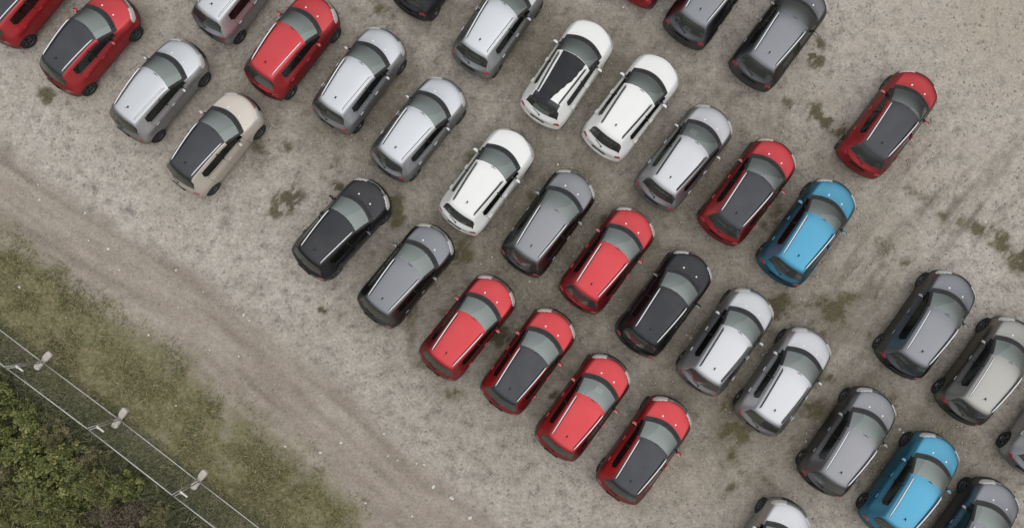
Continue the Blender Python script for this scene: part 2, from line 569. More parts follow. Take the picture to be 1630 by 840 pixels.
# ------------------------------------------------------------------ grass
def blades(name, x, y, h, w, cols, rng, lean=.6):
    n = len(x)
    th = rng.rand(n) * 6.28
    ld = rng.rand(n) * 6.28
    la = rng.rand(n) * lean
    z = sample(Z, x, y)
    dx, dy = np.cos(th) * w * .5, np.sin(th) * w * .5
    b0 = np.stack([x - dx, y - dy, z - .01], -1)
    b1 = np.stack([x + dx, y + dy, z - .01], -1)
    mx, my = x + np.cos(ld) * la * h * .5, y + np.sin(ld) * la * h * .5
    m0 = np.stack([mx - dx * .8, my - dy * .8, z + h * .6], -1)
    m1 = np.stack([mx + dx * .8, my + dy * .8, z + h * .6], -1)
    tx, ty = x + np.cos(ld) * la * h * 1.3, y + np.sin(ld) * la * h * 1.3
    t0 = np.stack([tx, ty, z + h * (1 - .3 * la)], -1)
    V = np.stack([b0, b1, m1, m0, t0], 1).reshape(-1, 3)
    i = np.arange(n)[:, None] * 5
    Fq = np.concatenate([i + [0, 1, 2], i + [0, 2, 3], i + [3, 2, 4]], 0)
    return np_mesh(name, V, Fq, np.repeat(cols, 5, 0))


leaf_m = col_mat('grass_leaf', .8)
rng = np.random.RandomState(3)


def scatter(n, acc, x0=-22, x1=-2, y0=-13, y1=4):
    x, y = rng.uniform(x0, x1, n), rng.uniform(y0, y1, n)
    k = rng.rand(n) < acc(x, y)
    return x[k], y[k]


def gcols(x, y, a, b, c, seed):
    t = vnoise(x, y, .8, seed, 4)[:, None]
    t = np.clip((t - .3) / .4, 0, 1)
    q = np.array(a) * (1 - t) + np.array(b) * t
    d = (rng.rand(len(x), 1) < .28)
    q = np.where(d, np.array(c), q)
    return q * rng.uniform(.65, 1.35, (len(x), 1))


x, y = scatter(330000, lambda x, y: np.clip(sample(grass_w, x, y) * 1.3 - .3, 0, 1) * np.clip(3.2 * (vnoise(x, y, 1.3, 91, 4) - .33), .05, 1))
h = rng.uniform(.03, .11, len(x)) * (.6 + vnoise(x, y, .7, 93))
o = link('grass', blades('grass', x, y, h, rng.uniform(.012, .034, len(x)), gcols(x, y, (.130, .136, .050), (.205, .190, .080), (.30, .265, .165), 95), rng, 1.5), None, [leaf_m])
tag(o, 'short olive grass along the dirt track and fence', 'grass', kind='stuff')
x, y = scatter(160000, lambda x, y: np.clip(sample(moss, x, y) * 1.6 - .45, 0, 1), -21, 18, -11, 12.5)
o = link('weeds', blades('weeds', x, y, rng.uniform(.015, .05, len(x)), rng.uniform(.012, .03, len(x)), gcols(x, y, (.060, .052, .024), (.085, .078, .034), (.13, .11, .07), 97), rng, 1.2), None, [leaf_m])
tag(o, 'low dark green weeds and moss growing through the gravel', 'weeds', kind='stuff')
x, y = scatter(150000, lambda x, y: np.where((sample(f_side, x, y) > -.25) & (sample(f_side, x, y) < 9), np.where(sample(f_side, x, y) < 1.8, .9, .45), 0), -23, -5, -14, 1)
fs = sample(f_side, x, y)
h = rng.uniform(.12, .55, len(x)) * np.clip(.35 + fs * .5, .3, 1.1)
o = link('tall_grass', blades('tall_grass', x, y, h, rng.uniform(.012, .03, len(x)), gcols(x, y, (.078, .098, .050), (.150, .165, .085), (.27, .25, .155), 99), rng, .9), None, [leaf_m])
tag(o, 'tall dark grass and undergrowth beyond the wire fence', 'undergrowth', kind='stuff')

# ------------------------------------------------------------------ shrubs beyond the fence
bark_m = noise_tint(mat('shrub_bark', (.10, .075, .055), .9, spec=.2), 9, .6, 1.4)


def shrub_mesh(name, kind, seed, nstem=26, nleaf=4200):
    r = np.random.RandomState(seed)
    bm = bmesh.new()
    tips = []
    for k in range(nstem):
        az, el = r.rand() * 6.28, RAD(r.uniform(25, 88))
        L = r.uniform(.55, 1.15) * (1.0 if kind != 'strand' else 1.1)
        d = np.array([math.cos(az) * math.cos(el), math.sin(az) * math.cos(el), math.sin(el)])
        pts = []
        p = np.array([r.uniform(-.12, .12), r.uniform(-.12, .12), -.03])
        for q in range(6):
            pts.append(p.copy())
            d = d + r.normal(0, .13, 3) + np.array([0, 0, -.10 if q > 2 else .02])
            d /= np.linalg.norm(d)
            p = p + d * L / 5
        add_tube(bm, pts, [.012, .010, .008, .006, .004, .003], 4)
        tips.append(np.array(pts))
        for b in range(3 if kind != 'dry' else 7):
            s = r.randint(1, 5)
            q0 = pts[s]
            dd = r.normal(0, 1, 3)
            dd[2] = abs(dd[2]) * .6
            dd /= np.linalg.norm(dd)
            l2 = r.uniform(.15, .4)
            tw = [q0, q0 + dd * l2 * .5 + r.normal(0, .02, 3), q0 + dd * l2 + r.normal(0, .04, 3)]
            add_tube(bm, tw, [.005, .0035, .002], 3)
            tips.append(np.array([tw[0], tw[0] * .5 + tw[1] * .5, tw[1], tw[1] * .5 + tw[2] * .5, tw[2], tw[2]]))
    me_s = bpy.data.meshes.new('stems')
    bm.to_mesh(me_s)
    bm.free()
    me_s.materials.append(bark_m)
    T = np.array(tips)
    n = nleaf
    pick = r.randint(0, len(T), n)
    tt = np.clip(r.beta(2.2, 1.2, n) * 5, 0, 4.99)
    i0 = tt.astype(int)
    fr = (tt - i0)[:, None]
    P = T[pick, i0] * (1 - fr) + T[pick, i0 + 1] * fr
    P = P + r.normal(0, .035 if kind != 'strand' else .02, (n, 3))
    P[:, 2] = np.maximum(P[:, 2], .02)
    if kind == 'leafy': ll, ww = r.uniform(.05, .13, n), r.uniform(.55, .8, n)
    elif kind == 'fine': ll, ww = r.uniform(.03, .08, n), r.uniform(.4, .6, n)
    elif kind == 'strand': ll, ww = r.uniform(.14, .34, n), r.uniform(.07, .12, n)
    else: ll, ww = r.uniform(.03, .07, n), r.uniform(.5, .8, n)
    ax = r.normal(0, 1, (n, 3))
    ax[:, 2] = ax[:, 2] * .4 + (.1 if kind != 'strand' else .5)
    ax /= np.linalg.norm(ax, axis=1)[:, None]
    up = r.normal(0, .45, (n, 3)) + [0, 0, 1]
    sd = np.cross(ax, up)
    sd /= np.linalg.norm(sd, axis=1)[:, None]
    nn = np.cross(sd, ax)
    l3, w3 = ll[:, None], (ll * ww * .5)[:, None]
    v0 = P
    v1 = P + ax * l3 * .5 + sd * w3 + nn * w3 * .3
    v2 = P + ax * l3 - nn * l3 * .12
    v3 = P + ax * l3 * .5 - sd * w3 + nn * w3 * .3
    V = np.stack([v0, v1, v2, v3], 1).reshape(-1, 3)
    i = np.arange(n)[:, None] * 4
    Fc = np.concatenate([i + [0, 1, 2], i + [0, 2, 3]], 0)
    pal = {'leafy': [(.080, .100, .030), (.150, .165, .048), (.30, .285, .11)], 'fine': [(.080, .088, .036), (.155, .150, .062), (.25, .21, .11)],
           'strand': [(.115, .132, .045), (.20, .21, .075), (.30, .275, .13)], 'dry': [(.12, .095, .065), (.18, .145, .105), (.11, .10, .045)]}[kind]
    # every stem carries its own tone of leaf
    tone = r.rand(len(T))[pick] * .75 + r.rand(n) * .25
    c = np.where((tone < .5)[:, None], np.array(pal[0]) + (np.array(pal[1]) - pal[0]) * (tone / .5)[:, None], np.array(pal[1]) + (np.array(pal[2]) - pal[1]) * np.clip((tone - .5) / .5, 0, 1)[:, None])
    c = c * r.uniform(.7, 1.3, (n, 1))
    me_f = np_mesh('foliage', V, Fc, np.repeat(c, 4, 0))
    me_f.materials.append(shrub_leaf_m)
    return me_s, me_f


shrub_leaf_m = col_mat('shrub_leaf', .55)
KINDS = {'leafy': ('bramble_bush', 'leafy dark green bramble bush growing beyond the wire fence', 'bush', 5200),
         'fine': ('bushy_shrub', 'small-leaved olive green shrub growing beyond the wire fence', 'shrub', 6500),
         'strand': ('reedy_plant', 'tall plant with long narrow pale green leaves beyond the wire fence', 'plant', 3000),
         'dry': ('dry_shrub', 'bare brown twiggy shrub with few leaves beyond the wire fence', 'shrub', 1400)}
protos = {}
for k, (nm, lab, cat, nl) in KINDS.items():
    protos[k] = [shrub_mesh(nm, k, 100 + 7 * q + len(k), 26 if k != 'dry' else 40, nl) for q in range(2)]
SPOTS = [(12, 640, 'leafy', 1.0), (58, 664, 'leafy', .95), (100, 690, 'fine', .9), (8, 690, 'leafy', 1.1), (52, 712, 'leafy', 1.0), (104, 728, 'leafy', 1.0), (150, 735, 'fine', .9),
         (18, 742, 'fine', 1.05), (72, 760, 'leafy', 1.1), (122, 772, 'leafy', 1.0), (170, 768, 'strand', 1.0), (212, 770, 'leafy', .8), (178, 806, 'dry', 1.0), (222, 812, 'dry', 1.0),
         (258, 822, 'fine', .85), (20, 795, 'strand', 1.0), (68, 806, 'strand', 1.1), (118, 818, 'strand', 1.15), (150, 846, 'fine', 1.0), (205, 850, 'dry', 1.1), (256, 868, 'leafy', .9),
         (300, 862, 'fine', .8), (90, 850, 'strand', 1.1), (36, 848, 'fine', 1.1), (-25, 660, 'leafy', 1.1), (-30, 715, 'leafy', 1.2), (-28, 775, 'fine', 1.1), (-20, 835, 'strand', 1.1), (-35, 612, 'fine', .8), (140, 890, 'leafy', 1.0), (60, 900, 'leafy', 1.1)]
rs = random.Random(5)
for px_, py_, k, sc in SPOTS:
    nm, lab, cat, nl = KINDS[k]
    p = at(px_, py_)
    e = empty(nm, (p[0], p[1], 0), rs.uniform(0, 6.28))
    e.scale = (sc * rs.uniform(.9, 1.15), sc * rs.uniform(.9, 1.15), sc * rs.uniform(.9, 1.2))
    tag(e, lab, cat, cat + ('s' if cat != 'bush' else 'es') + ' beyond the wire fence')
    ms, mf = protos[k][rs.randint(0, 1)]
    link('stems', ms, e)
    link('foliage', mf, e)

# ------------------------------------------------------------------ wire fence on concrete feet
galv = noise_tint(mat('galvanised_steel', (.50, .49, .46), .45, .55), 6, .8, 1.15)
wire_m = mat('fence_wire', (.36, .37, .33), .5, .2)
conc = noise_tint(mat('concrete', (.48, .44, .39), .9, spec=.2), 14, .75, 1.15)
clampm = mat('clamp_plate', (.72, .70, .64), .5, .2)
NODES = [(-23.45, 1.15), (-20.62, -.87), (-17.79, -2.94), (-14.94, -4.99), (-12.02, -7.18), (-9.13, -9.33), (-6.25, -11.5)]
WHERE = ['beyond the left edge of the photo', 'running off the left edge of the photo', 'reaching from the leftmost whole foot to the next', 'between the two middle concrete feet', 'running off the bottom edge of the photo', '']
for i in range(len(NODES) - 1):
    a, b = Vector((*NODES[i], 0)), Vector((*NODES[i + 1], 0))
    L = (b - a).length - .09
    ang = math.atan2((b - a).y, (b - a).x)
    mid = (a + b) / 2
    e = empty('fence_panel', mid, ang)
    if i in (1, 2, 3, 4):
        tag(e, 'see-through steel mesh fence panel ' + WHERE[i], 'fence panel', 'temporary mesh fence panels')
    else:
        tag(e, 'see-through steel mesh fence panel at the end of the fence, outside the photo', 'fence panel', 'temporary mesh fence panels')
    H0, H1 = .16, 2.0
    for s in (-1, 1):
        bm = bmesh.new()
        add_tube(bm, [(s * L / 2, 0, .02), (s * L / 2, 0, H1)], .021, 10)
        bm_obj('post', bm, [galv], e)
    for nm, z in (('top_rail', H1), ('bottom_rail', H0)):
        bm = bmesh.new()
        add_tube(bm, [(-L / 2 - .02, 0, z), (-L / 6, 0, z - .006), (L / 6, 0, z - .006), (L / 2 + .02, 0, z)], .021, 10)
        bm_obj(nm, bm, [galv], e)
    bm = bmesh.new()
    nvw = int(L / .10)
    for k in range(1, nvw):
        xx = -L / 2 + L * k / nvw
        add_tube(bm, [(xx, .003, H0), (xx, .003, H1)], .0013, 3, False)
    for k in range(1, 12):
        zz = H0 + (H1 - H0) * k / 12
        add_tube(bm, [(-L / 2, -.003, zz), (L / 2, -.003, zz)], .0015, 3, False)
    bm_obj('wire_mesh', bm, [wire_m], e)
    bm = bmesh.new()
    add_box(bm, (-L / 2 + .14, .03, 1.55), (.30, .05, .07), None, .012)
    add_box(bm, (-L / 2 + .01, .02, 1.55), (.10, .09, .05), None, .01)
    bm_obj('clamp', bm, [clampm], e)

bm = bmesh.new()


def capsule(bm, c, lx, ly, h, n=10):
    pts = []
    for s in (1, -1):
        for k in range(n + 1):
            t = -math.pi / 2 + math.pi * k / n
            ex = math.copysign(abs(math.cos(t)) ** .55, math.cos(t)) * ly * .42
            pts.append((c + s * (lx / 2 - ly * .42 + ex), s * math.copysign(abs(math.sin(t)) ** .8, math.sin(t)) * ly / 2))
    lo = [bm.verts.new((x, y, 0)) for x, y in pts]
    md = [bm.verts.new((x, y, h * .82)) for x, y in pts]
    hi = [bm.verts.new((c + (x - c) * .94, y * .88, h)) for x, y in pts]
    for A, B in ((lo, md), (md, hi)):
        for k in range(len(pts)):
            bm.faces.new((A[k], A[(k + 1) % len(pts)], B[(k + 1) % len(pts)], B[k]))
    bm.faces.new(hi)
    bm.faces.new(lo[::-1])


capsule(bm, .23, .36, .25, .15)
capsule(bm, -.23, .36, .25, .15)
add_box(bm, (0, 0, .055), (.3, .19, .11), None, .02)
foot_me = bpy.data.meshes.new('concrete_foot')
bmesh.ops.recalc_face_normals(bm, faces=bm.faces)
bm.to_mesh(foot_me)
bm.free()
foot_me.materials.append(conc)
FOOTL = {2: 'pale concrete foot under the fence, nearest the left edge of the photo', 3: 'pale concrete foot under the fence, middle one of the three whole feet', 4: 'pale concrete foot under the fence, lowest of the three whole feet', 5: 'concrete fence foot cut by the bottom edge of the photo',
         1: 'concrete fence foot outside the left edge', 0: 'concrete fence foot farthest along the fence', 6: 'concrete fence foot below the bottom edge'}
for i, nd_ in enumerate(NODES):
    o = link('concrete_foot', foot_me)
    o.location = (nd_[0] + .02, nd_[1] + .03, .0)
    o.rotation_euler = (0, 0, math.atan2(-2.1, 2.88) + math.pi / 2 + [0, .1, -.12, .06, 0, .05, 0][i])
    tag(o, FOOTL[i], 'concrete foot', 'concrete feet of the fence')

# pale bits of stone and litter
white_m = noise_tint(mat('pale_stone', (.62, .60, .55), .85), 20, .7, 1.1)
bm = bmesh.new()
bmesh.ops.create_icosphere(bm, subdivisions=2, radius=.06)
rr = random.Random(9)
for v in bm.verts:
    v.co *= 1 + rr.uniform(-.28, .28)
    v.co.z *= .55
stone_me = bpy.data.meshes.new('pale_stone')
bm.to_mesh(stone_me)
bm.free()
stone_me.materials.append(white_m)
STN = [(63, 318, 1.0), (135, 339, .8), (141, 383, .8), (172, 396, 1.1), (60, 294, .7), (280, 430, .9), (284, 489, .7), (388, 501, 1.2), (397, 510, .8), (380, 567, .7), (543, 704, 1.0), (510, 720, .9),
       (611, 690, .9), (618, 725, .8), (633, 732, .7), (582, 800, .8), (656, 821, 1.0), (690, 774, 1.3), (719, 792, 1.5), (748, 823, 1.5), (280, 645, 1.1), (190, 430, .8), (115, 465, .8), (31, 457, .9), (236, 533, .8),
       (992, 12, 1.0), (1053, 17, .8), (888, 262, .9), (888, 220, .6), (843, 448, .7), (1093, 533, .6), (1100, 538, .6), (286, 360, .8), (349, 322, .6), (454, 710, .9), (334, 557, .7), (105, 505, .6), (1569, 353, .7), (1205, 27, .8), (1283, 702, .8), (1432, 683, 1.0), (1438, 688, .8), (675, 739, .8), (630, 680, .7), (663, 737, .7)]
for px_, py_, sc in STN:
    p = at(px_, py_)
    o = link('pale_stone', stone_me)
    o.location = (p[0], p[1], float(sample(Z, np.array([p[0]]), np.array([p[1]]))[0]) + .012 * sc)
    o.rotation_euler = (0, 0, rr.uniform(0, 6.28))
    o.scale = [sc * rr.uniform(.6, 1.0) for _ in range(3)]
    tag(o, 'small pale stone lying loose on the ground', 'stone', 'pale stones on the ground')
# ------------------------------------------------------------------ parked cars
def cage():
    """half cross sections of the car from nose to tail, x forward, y left (0 floor centre ... 11 top centre)"""
    st = []
    # nose edge
    st.append([(1.80, 0, .24), (1.66, .66, .25), (1.71, .78, .36), (1.74, .815, .52), (1.75, .81, .68), (1.735, .765, .83), (1.70, .715, .905), (1.75, .66, .925), (1.82, .55, .935), (1.90, .40, .945), (1.965, .20, .955), (1.985, 0, .958)])
    st.append([(1.55, 0, .24), (1.50, .80, .25), (1.52, .87, .36), (1.53, .89, .52), (1.53, .88, .70), (1.52, .82, .86), (1.51, .745, .965), (1.53, .69, .985), (1.56, .56, 1.00), (1.62, .40, 1.012), (1.66, .20, 1.022), (1.67, 0, 1.025)])
    st.append([(1.30, 0, .24), (1.28, .82, .25), (1.29, .90, .36), (1.30, .918, .52), (1.30, .908, .70), (1.29, .85, .90), (1.24, .755, 1.03), (1.25, .70, 1.05), (1.28, .56, 1.062), (1.36, .40, 1.072), (1.41, .20, 1.08), (1.42, 0, 1.082)])
    st.append([(1.02, 0, .24), (1.03, .83, .25), (1.03, .90, .35), (1.03, .905, .52), (1.03, .885, .72), (1.03, .86, .92), (1.03, .765, 1.065), (1.03, .735, 1.088), (1.06, .685, 1.108), (1.165, .50, 1.125), (1.255, .26, 1.135), (1.285, 0, 1.138)])
    st.append([(.90, 0, .24), (.92, .83, .25), (.92, .895, .35), (.92, .90, .52), (.92, .882, .72), (.92, .862, .92), (.945, .762, 1.075), (.965, .735, 1.10), (1.00, .69, 1.125), (1.10, .50, 1.145), (1.185, .26, 1.155), (1.215, 0, 1.158)])
    st.append([(.42, 0, .24), (.42, .83, .25), (.42, .895, .34), (.42, .90, .52), (.42, .885, .74), (.42, .868, .93), (.42, .765, 1.075), (.31, .635, 1.455), (.33, .585, 1.505), (.405, .45, 1.553), (.47, .24, 1.572), (.50, 0, 1.577)])
    st.append([(-.10, 0, .24), (-.10, .83, .25), (-.10, .895, .34), (-.10, .90, .52), (-.10, .888, .74), (-.10, .872, .93), (-.10, .765, 1.075), (-.12, .63, 1.475), (-.12, .575, 1.53), (-.12, .47, 1.578), (-.12, .25, 1.594), (-.12, 0, 1.597)])
    st.append([(-.62, 0, .24), (-.62, .83, .25), (-.62, .895, .34), (-.62, .90, .52), (-.62, .89, .74), (-.62, .875, .93), (-.62, .762, 1.085), (-.62, .605, 1.465), (-.62, .55, 1.52), (-.62, .44, 1.572), (-.62, .23, 1.587), (-.62, 0, 1.590)])
    st.append([(-1.02, 0, .24), (-1.02, .83, .25), (-1.02, .90, .35), (-1.02, .912, .52), (-1.02, .898, .74), (-1.03, .878, .93), (-1.14, .740, 1.125), (-.95, .588, 1.43), (-1.00, .53, 1.503), (-1.03, .42, 1.556), (-1.03, .22, 1.571), (-1.03, 0, 1.575)])
    st.append([(-1.32, 0, .24), (-1.32, .82, .25), (-1.32, .90, .36), (-1.32, .925, .52), (-1.31, .918, .74), (-1.31, .875, .93), (-1.33, .745, 1.115), (-1.22, .578, 1.40), (-1.235, .515, 1.485), (-1.235, .40, 1.535), (-1.235, .20, 1.551), (-1.235, 0, 1.555)])
    st.append([(-1.52, 0, .24), (-1.50, .80, .25), (-1.51, .875, .36), (-1.52, .90, .52), (-1.525, .89, .74), (-1.52, .835, .93), (-1.52, .730, 1.09), (-1.45, .575, 1.35), (-1.385, .505, 1.465), (-1.405, .40, 1.508), (-1.425, .20, 1.528), (-1.432, 0, 1.533)])
    st.append([(-1.66, 0, .24), (-1.62, .78, .25), (-1.65, .845, .36), (-1.665, .865, .52), (-1.665, .845, .74), (-1.655, .79, .92), (-1.645, .715, 1.02), (-1.645, .665, 1.055), (-1.645, .60, 1.068), (-1.695, .43, 1.07), (-1.735, .21, 1.072), (-1.75, 0, 1.073)])
    # tail edge
    st.append([(-1.74, 0, .25), (-1.70, .73, .26), (-1.75, .785, .38), (-1.775, .81, .54), (-1.765, .785, .70), (-1.725, .74, .86), (-1.70, .70, .965), (-1.70, .655, .985), (-1.735, .595, .99), (-1.80, .43, .995), (-1.85, .21, 1.0), (-1.865, 0, 1.0)])
    # bonnet height
    lift = {0: .02, 1: .04, 2: .045, 3: .04, 4: .03}
    for i, dz in lift.items():
        st[i] = [(x_, y_, z_ + (dz if j_ >= 7 else dz * .7 if j_ == 6 else 0)) for j_, (x_, y_, z_) in enumerate(st[i])]
    return st


SLOTS = ['body', 'hood', 'roof', 'windshield', 'rear_window', 'side_window', 'spoiler', 'cowl', 'pillar', 'liner', 'fascia', 'tail']


def smooth_body():
    st = cage()
    bm = bmesh.new()
    rings = []
    for s in st:
        r = [bm.verts.new(s[j]) for j in range(12)]
        r += [bm.verts.new((s[j][0], -s[j][1], s[j][2])) for j in range(10, 0, -1)]
        rings.append(r)
    n = 22
    for i in range(len(rings) - 1):
        for j in range(n):
            f = bm.faces.new((rings[i][j], rings[i][(j + 1) % n], rings[i + 1][(j + 1) % n], rings[i + 1][j]))
            jj = j if j < 11 else 21 - j                 # strip jj .. jj+1 of the half profile
            k = 'body'
            if jj >= 8:
                k = {0: 'hood', 1: 'hood', 2: 'hood', 3: 'cowl', 4: 'windshield', 5: 'roof', 6: 'roof', 7: 'roof', 8: 'roof', 9: 'spoiler', 10: 'rear_window', 11: 'tail'}[i]
            elif jj == 7 and i in (0, 1, 2): k = 'hood'
            elif jj == 7 and i == 4: k = 'pillar'
            elif jj == 7 and i == 3: k = 'cowl'
            elif jj == 6 and 4 <= i <= 7: k = 'side_window'
            elif jj == 7 and i == 10: k = 'rear_window'
            elif jj == 6 and i in (9,): k = 'body'
            f.material_index = SLOTS.index(k)

    def cap(ring, xc, zc, mat_, flip, pw):
        top = [ring[j] for j in (6, 7, 8, 9, 10, 11, 12, 13, 14, 15, 16)]
        prev = top
        yt = [v.co.y for v in top]
        for row, k in enumerate((5, 4, 3, 2, 1)):
            lft, rgt = ring[k], ring[22 - k]
            cur = [lft]
            for c in range(1, 10):
                t = yt[c] / yt[0]
                y = lft.co.y * t
                x = lft.co.x + (xc[row] - lft.co.x) * (1 - abs(t) ** pw)
                z = lft.co.z + (zc[row] - lft.co.z) * (1 - abs(t) ** 2)
                cur.append(bm.verts.new((x, y, z)))
            cur.append(rgt)
            for c in range(10):
                q = (prev[c], prev[c + 1], cur[c + 1], cur[c])
                f = bm.faces.new(q if not flip else q[::-1])
                f.material_index = SLOTS.index(mat_)
            prev = cur
        fl = [ring[0]] + prev
        f = bm.faces.new(fl if not flip else fl[::-1])

    cap(rings[0], (2.035, 2.07, 2.08, 2.06, 1.97), (.86, .70, .52, .37, .25), 'fascia', False, 2.4)
    cap(rings[-1], (-1.885, -1.885, -1.975, -1.95, -1.87), (.885, .72, .655, .44, .27), 'tail', True, 2.4)
    bmesh.ops.recalc_face_normals(bm, faces=bm.faces)
    me = bpy.data.meshes.new('cage')
    bm.to_mesh(me)
    bm.free()
    o = link('cage', me)
    dummies = []
    for s in SLOTS:
        m = bpy.data.materials.new('zone_' + s)
        me.materials.append(m)
        dummies.append(m)
    cut = bmesh.new()
    for sx_ in (1.302, -1.302):
        for sy in (1, -1):
            q = bmesh.ops.create_cone(cut, cap_ends=True, segments=48, radius1=.375, radius2=.375, depth=.6)
            bmesh.ops.rotate(cut, cent=(0, 0, 0), matrix=Matrix.Rotation(math.pi / 2, 3, 'X'), verts=q['verts'])
            bmesh.ops.translate(cut, vec=(sx_, sy * .92, .335), verts=q['verts'])
            q = bmesh.ops.create_cube(cut, size=1)
            bmesh.ops.scale(cut, vec=(.70, .6, .3), verts=q['verts'])
            bmesh.ops.translate(cut, vec=(sx_, sy * .9205, .15), verts=q['verts'])
    # keep the cutter simple: drop the cubes again
    cut.free()
    cut = bmesh.new()
    for sx_ in (1.302, -1.302):
        for sy in (1, -1):
            prof = [(-.36, -.2)] + [(.365 * math.cos(math.pi - math.pi * k / 28), .335 + .365 * math.sin(math.pi * k / 28)) for k in range(29)] + [(.36, -.2)]
            A = [cut.verts.new((sx_ + px__, sy * .60, pz__)) for px__, pz__ in prof]
            B = [cut.verts.new((sx_ + px__, sy * 1.2, pz__)) for px__, pz__ in prof]
            cut.faces.new(A)
            cut.faces.new(B[::-1])
            for k in range(len(A)):
                cut.faces.new((A[k], B[k], B[(k + 1) % len(A)], A[(k + 1) % len(A)]))
    bmesh.ops.recalc_face_normals(cut, faces=cut.faces)
    for f in cut.faces: f.material_index = SLOTS.index('liner')
    cme = bpy.data.meshes.new('cutter')
    cut.to_mesh(cme)
    cut.free()
    for m in dummies: cme.materials.append(m)
    co = link('cutter', cme)
    ss = o.modifiers.new('ss', 'SUBSURF')
    ss.levels = ss.render_levels = 3
    bo = o.modifiers.new('bo', 'BOOLEAN')
    bo.operation = 'DIFFERENCE'
    bo.solver = 'EXACT'
    bo.object = co
    dg = bpy.context.evaluated_depsgraph_get()
    dg.update()
    res = bpy.data.meshes.new_from_object(o.evaluated_get(dg))
    bpy.data.objects.remove(o)
    bpy.data.objects.remove(co)
    return res


def paint(name, rgb, metal, rough, flop=.4):
    """car paint: metal flake that darkens at grazing angles, under clear coat, with a thin uneven film of dust"""
    m = mat(name, rgb, rough, metal, coat=.6 if metal > .5 else 1.0)
    nt = m.node_tree
    b = nt.nodes['Principled BSDF']
    b.inputs['Coat IOR'].default_value = 1.4
    b.inputs['Specular Tint'].default_value = (.35, .35, .35, 1) if metal > .1 else (1, 1, 1, 1)
    lw = nt.nodes.new('ShaderNodeLayerWeight')
    lw.inputs['Blend'].default_value = .5
    r = nt.nodes.new('ShaderNodeMapRange')
    for k, q in zip(('From Min', 'From Max', 'To Min', 'To Max'), (.30, .80, 1.0, 1.0 - flop)):
        r.inputs[k].default_value = q
    nt.links.new(lw.outputs['Facing'], r.inputs['Value'])
    sc = nt.nodes.new('ShaderNodeVectorMath')
    sc.operation = 'SCALE'
    sc.inputs[0].default_value = rgb
    nt.links.new(r.outputs[0], sc.inputs['Scale'])
    geo_ = nt.nodes.new('ShaderNodeNewGeometry')
    n = nt.nodes.new('ShaderNodeTexNoise')
    n.inputs['Scale'].default_value = 1.3
    n.inputs['Detail'].default_value = 6
    nt.links.new(geo_.outputs['Position'], n.inputs['Vector'])
    r2 = nt.nodes.new('ShaderNodeMapRange')
    for k, q in zip(('From Min', 'From Max', 'To Min', 'To Max'), (.42, .75, 0.0, .05)):
        r2.inputs[k].default_value = q
    nt.links.new(n.outputs['Fac'], r2.inputs['Value'])
    mx = nt.nodes.new('ShaderNodeMix')
    mx.data_type = 'RGBA'
    nt.links.new(r2.outputs[0], mx.inputs[0])
    nt.links.new(sc.outputs[0], mx.inputs[6])
    mx.inputs[7].default_value = (.36, .33, .29, 1)
    nt.links.new(mx.outputs[2], b.inputs['Base Color'])
    r3 = nt.nodes.new('ShaderNodeMapRange')
    for k, q in zip(('From Min', 'From Max', 'To Min', 'To Max'), (.35, .7, .06, .20)):
        r3.inputs[k].default_value = q
    nt.links.new(n.outputs['Fac'], r3.inputs['Value'])
    nt.links.new(r3.outputs[0], b.inputs['Coat Roughness'])
    return m


PAINT = {'red': paint('red_paint', (.50, .044, .050), .75, .36, .86), 'silver': paint('silver_paint', (.52, .53, .545), .9, .36, .62), 'bright_silver': paint('bright_silver_paint', (.48, .48, .49), .85, .38, .6),
         'grey': paint('grey_paint', (.185, .19, .203), 1.0, .36, .94), 'mid_grey': paint('mid_grey_paint', (.215, .215, .225), 1.0, .36, .94), 'taupe': paint('taupe_paint', (.29, .283, .262), 1.0, .36, .92), 'black': paint('black_paint', (.022, .0225, .026), .6, .36, .7),
         'white': paint('white_paint', (.75, .745, .715), 0, .4, .12), 'blue': paint('blue_paint', (.065, .27, .41), .8, .36, .78), 'beige': paint('beige_paint', (.56, .50, .435), .4, .4, .25),
         'roof_black': paint('black_roof_paint', (.026, .027, .033), .3, .42, .2), 'dark_grey': paint('dark_grey_paint', (.075, .075, .085), .9, .36, .7)}
trim = noise_tint(mat('black_plastic', (.018, .018, .019), .6), 30, .7, 1.3)
seam = mat('panel_gap', (.008, .008, .008), .8)
rubber = noise_tint(mat('tyre_rubber', (.014, .0135, .013), .85), 12, .7, 1.8)
alloy = mat('alloy', (.10, .10, .105), .4, .8)
lens = mat('headlight_glass', (.52, .50, .47), .15, .2, coat=1)
tl_m = mat('tail_light_glass', (.34, .012, .03), .2, 0, coat=1)
chrome = mat('satin_chrome', (.62, .61, .60), .25, .9)
rail_s = mat('rail_aluminium', (.74, .74, .74), .32, .35)
rail_b = mat('rail_black', (.03, .03, .03), .4)
cap_m = mat('jet_cap', (.80, .78, .74), .4)
dash_m = mat('dashboard_plastic', (.045, .045, .047), .7)
seat_m = noise_tint(mat('seat_fabric', (.045, .045, .050), .95), 20, .8, 1.3)
visor_m = mat('visor_cloth', (.40, .39, .36), .9)
paper_m = mat('white_paper', (.88, .87, .84), .8)
stick_m = mat('white_label', (.75, .74, .70), .6)


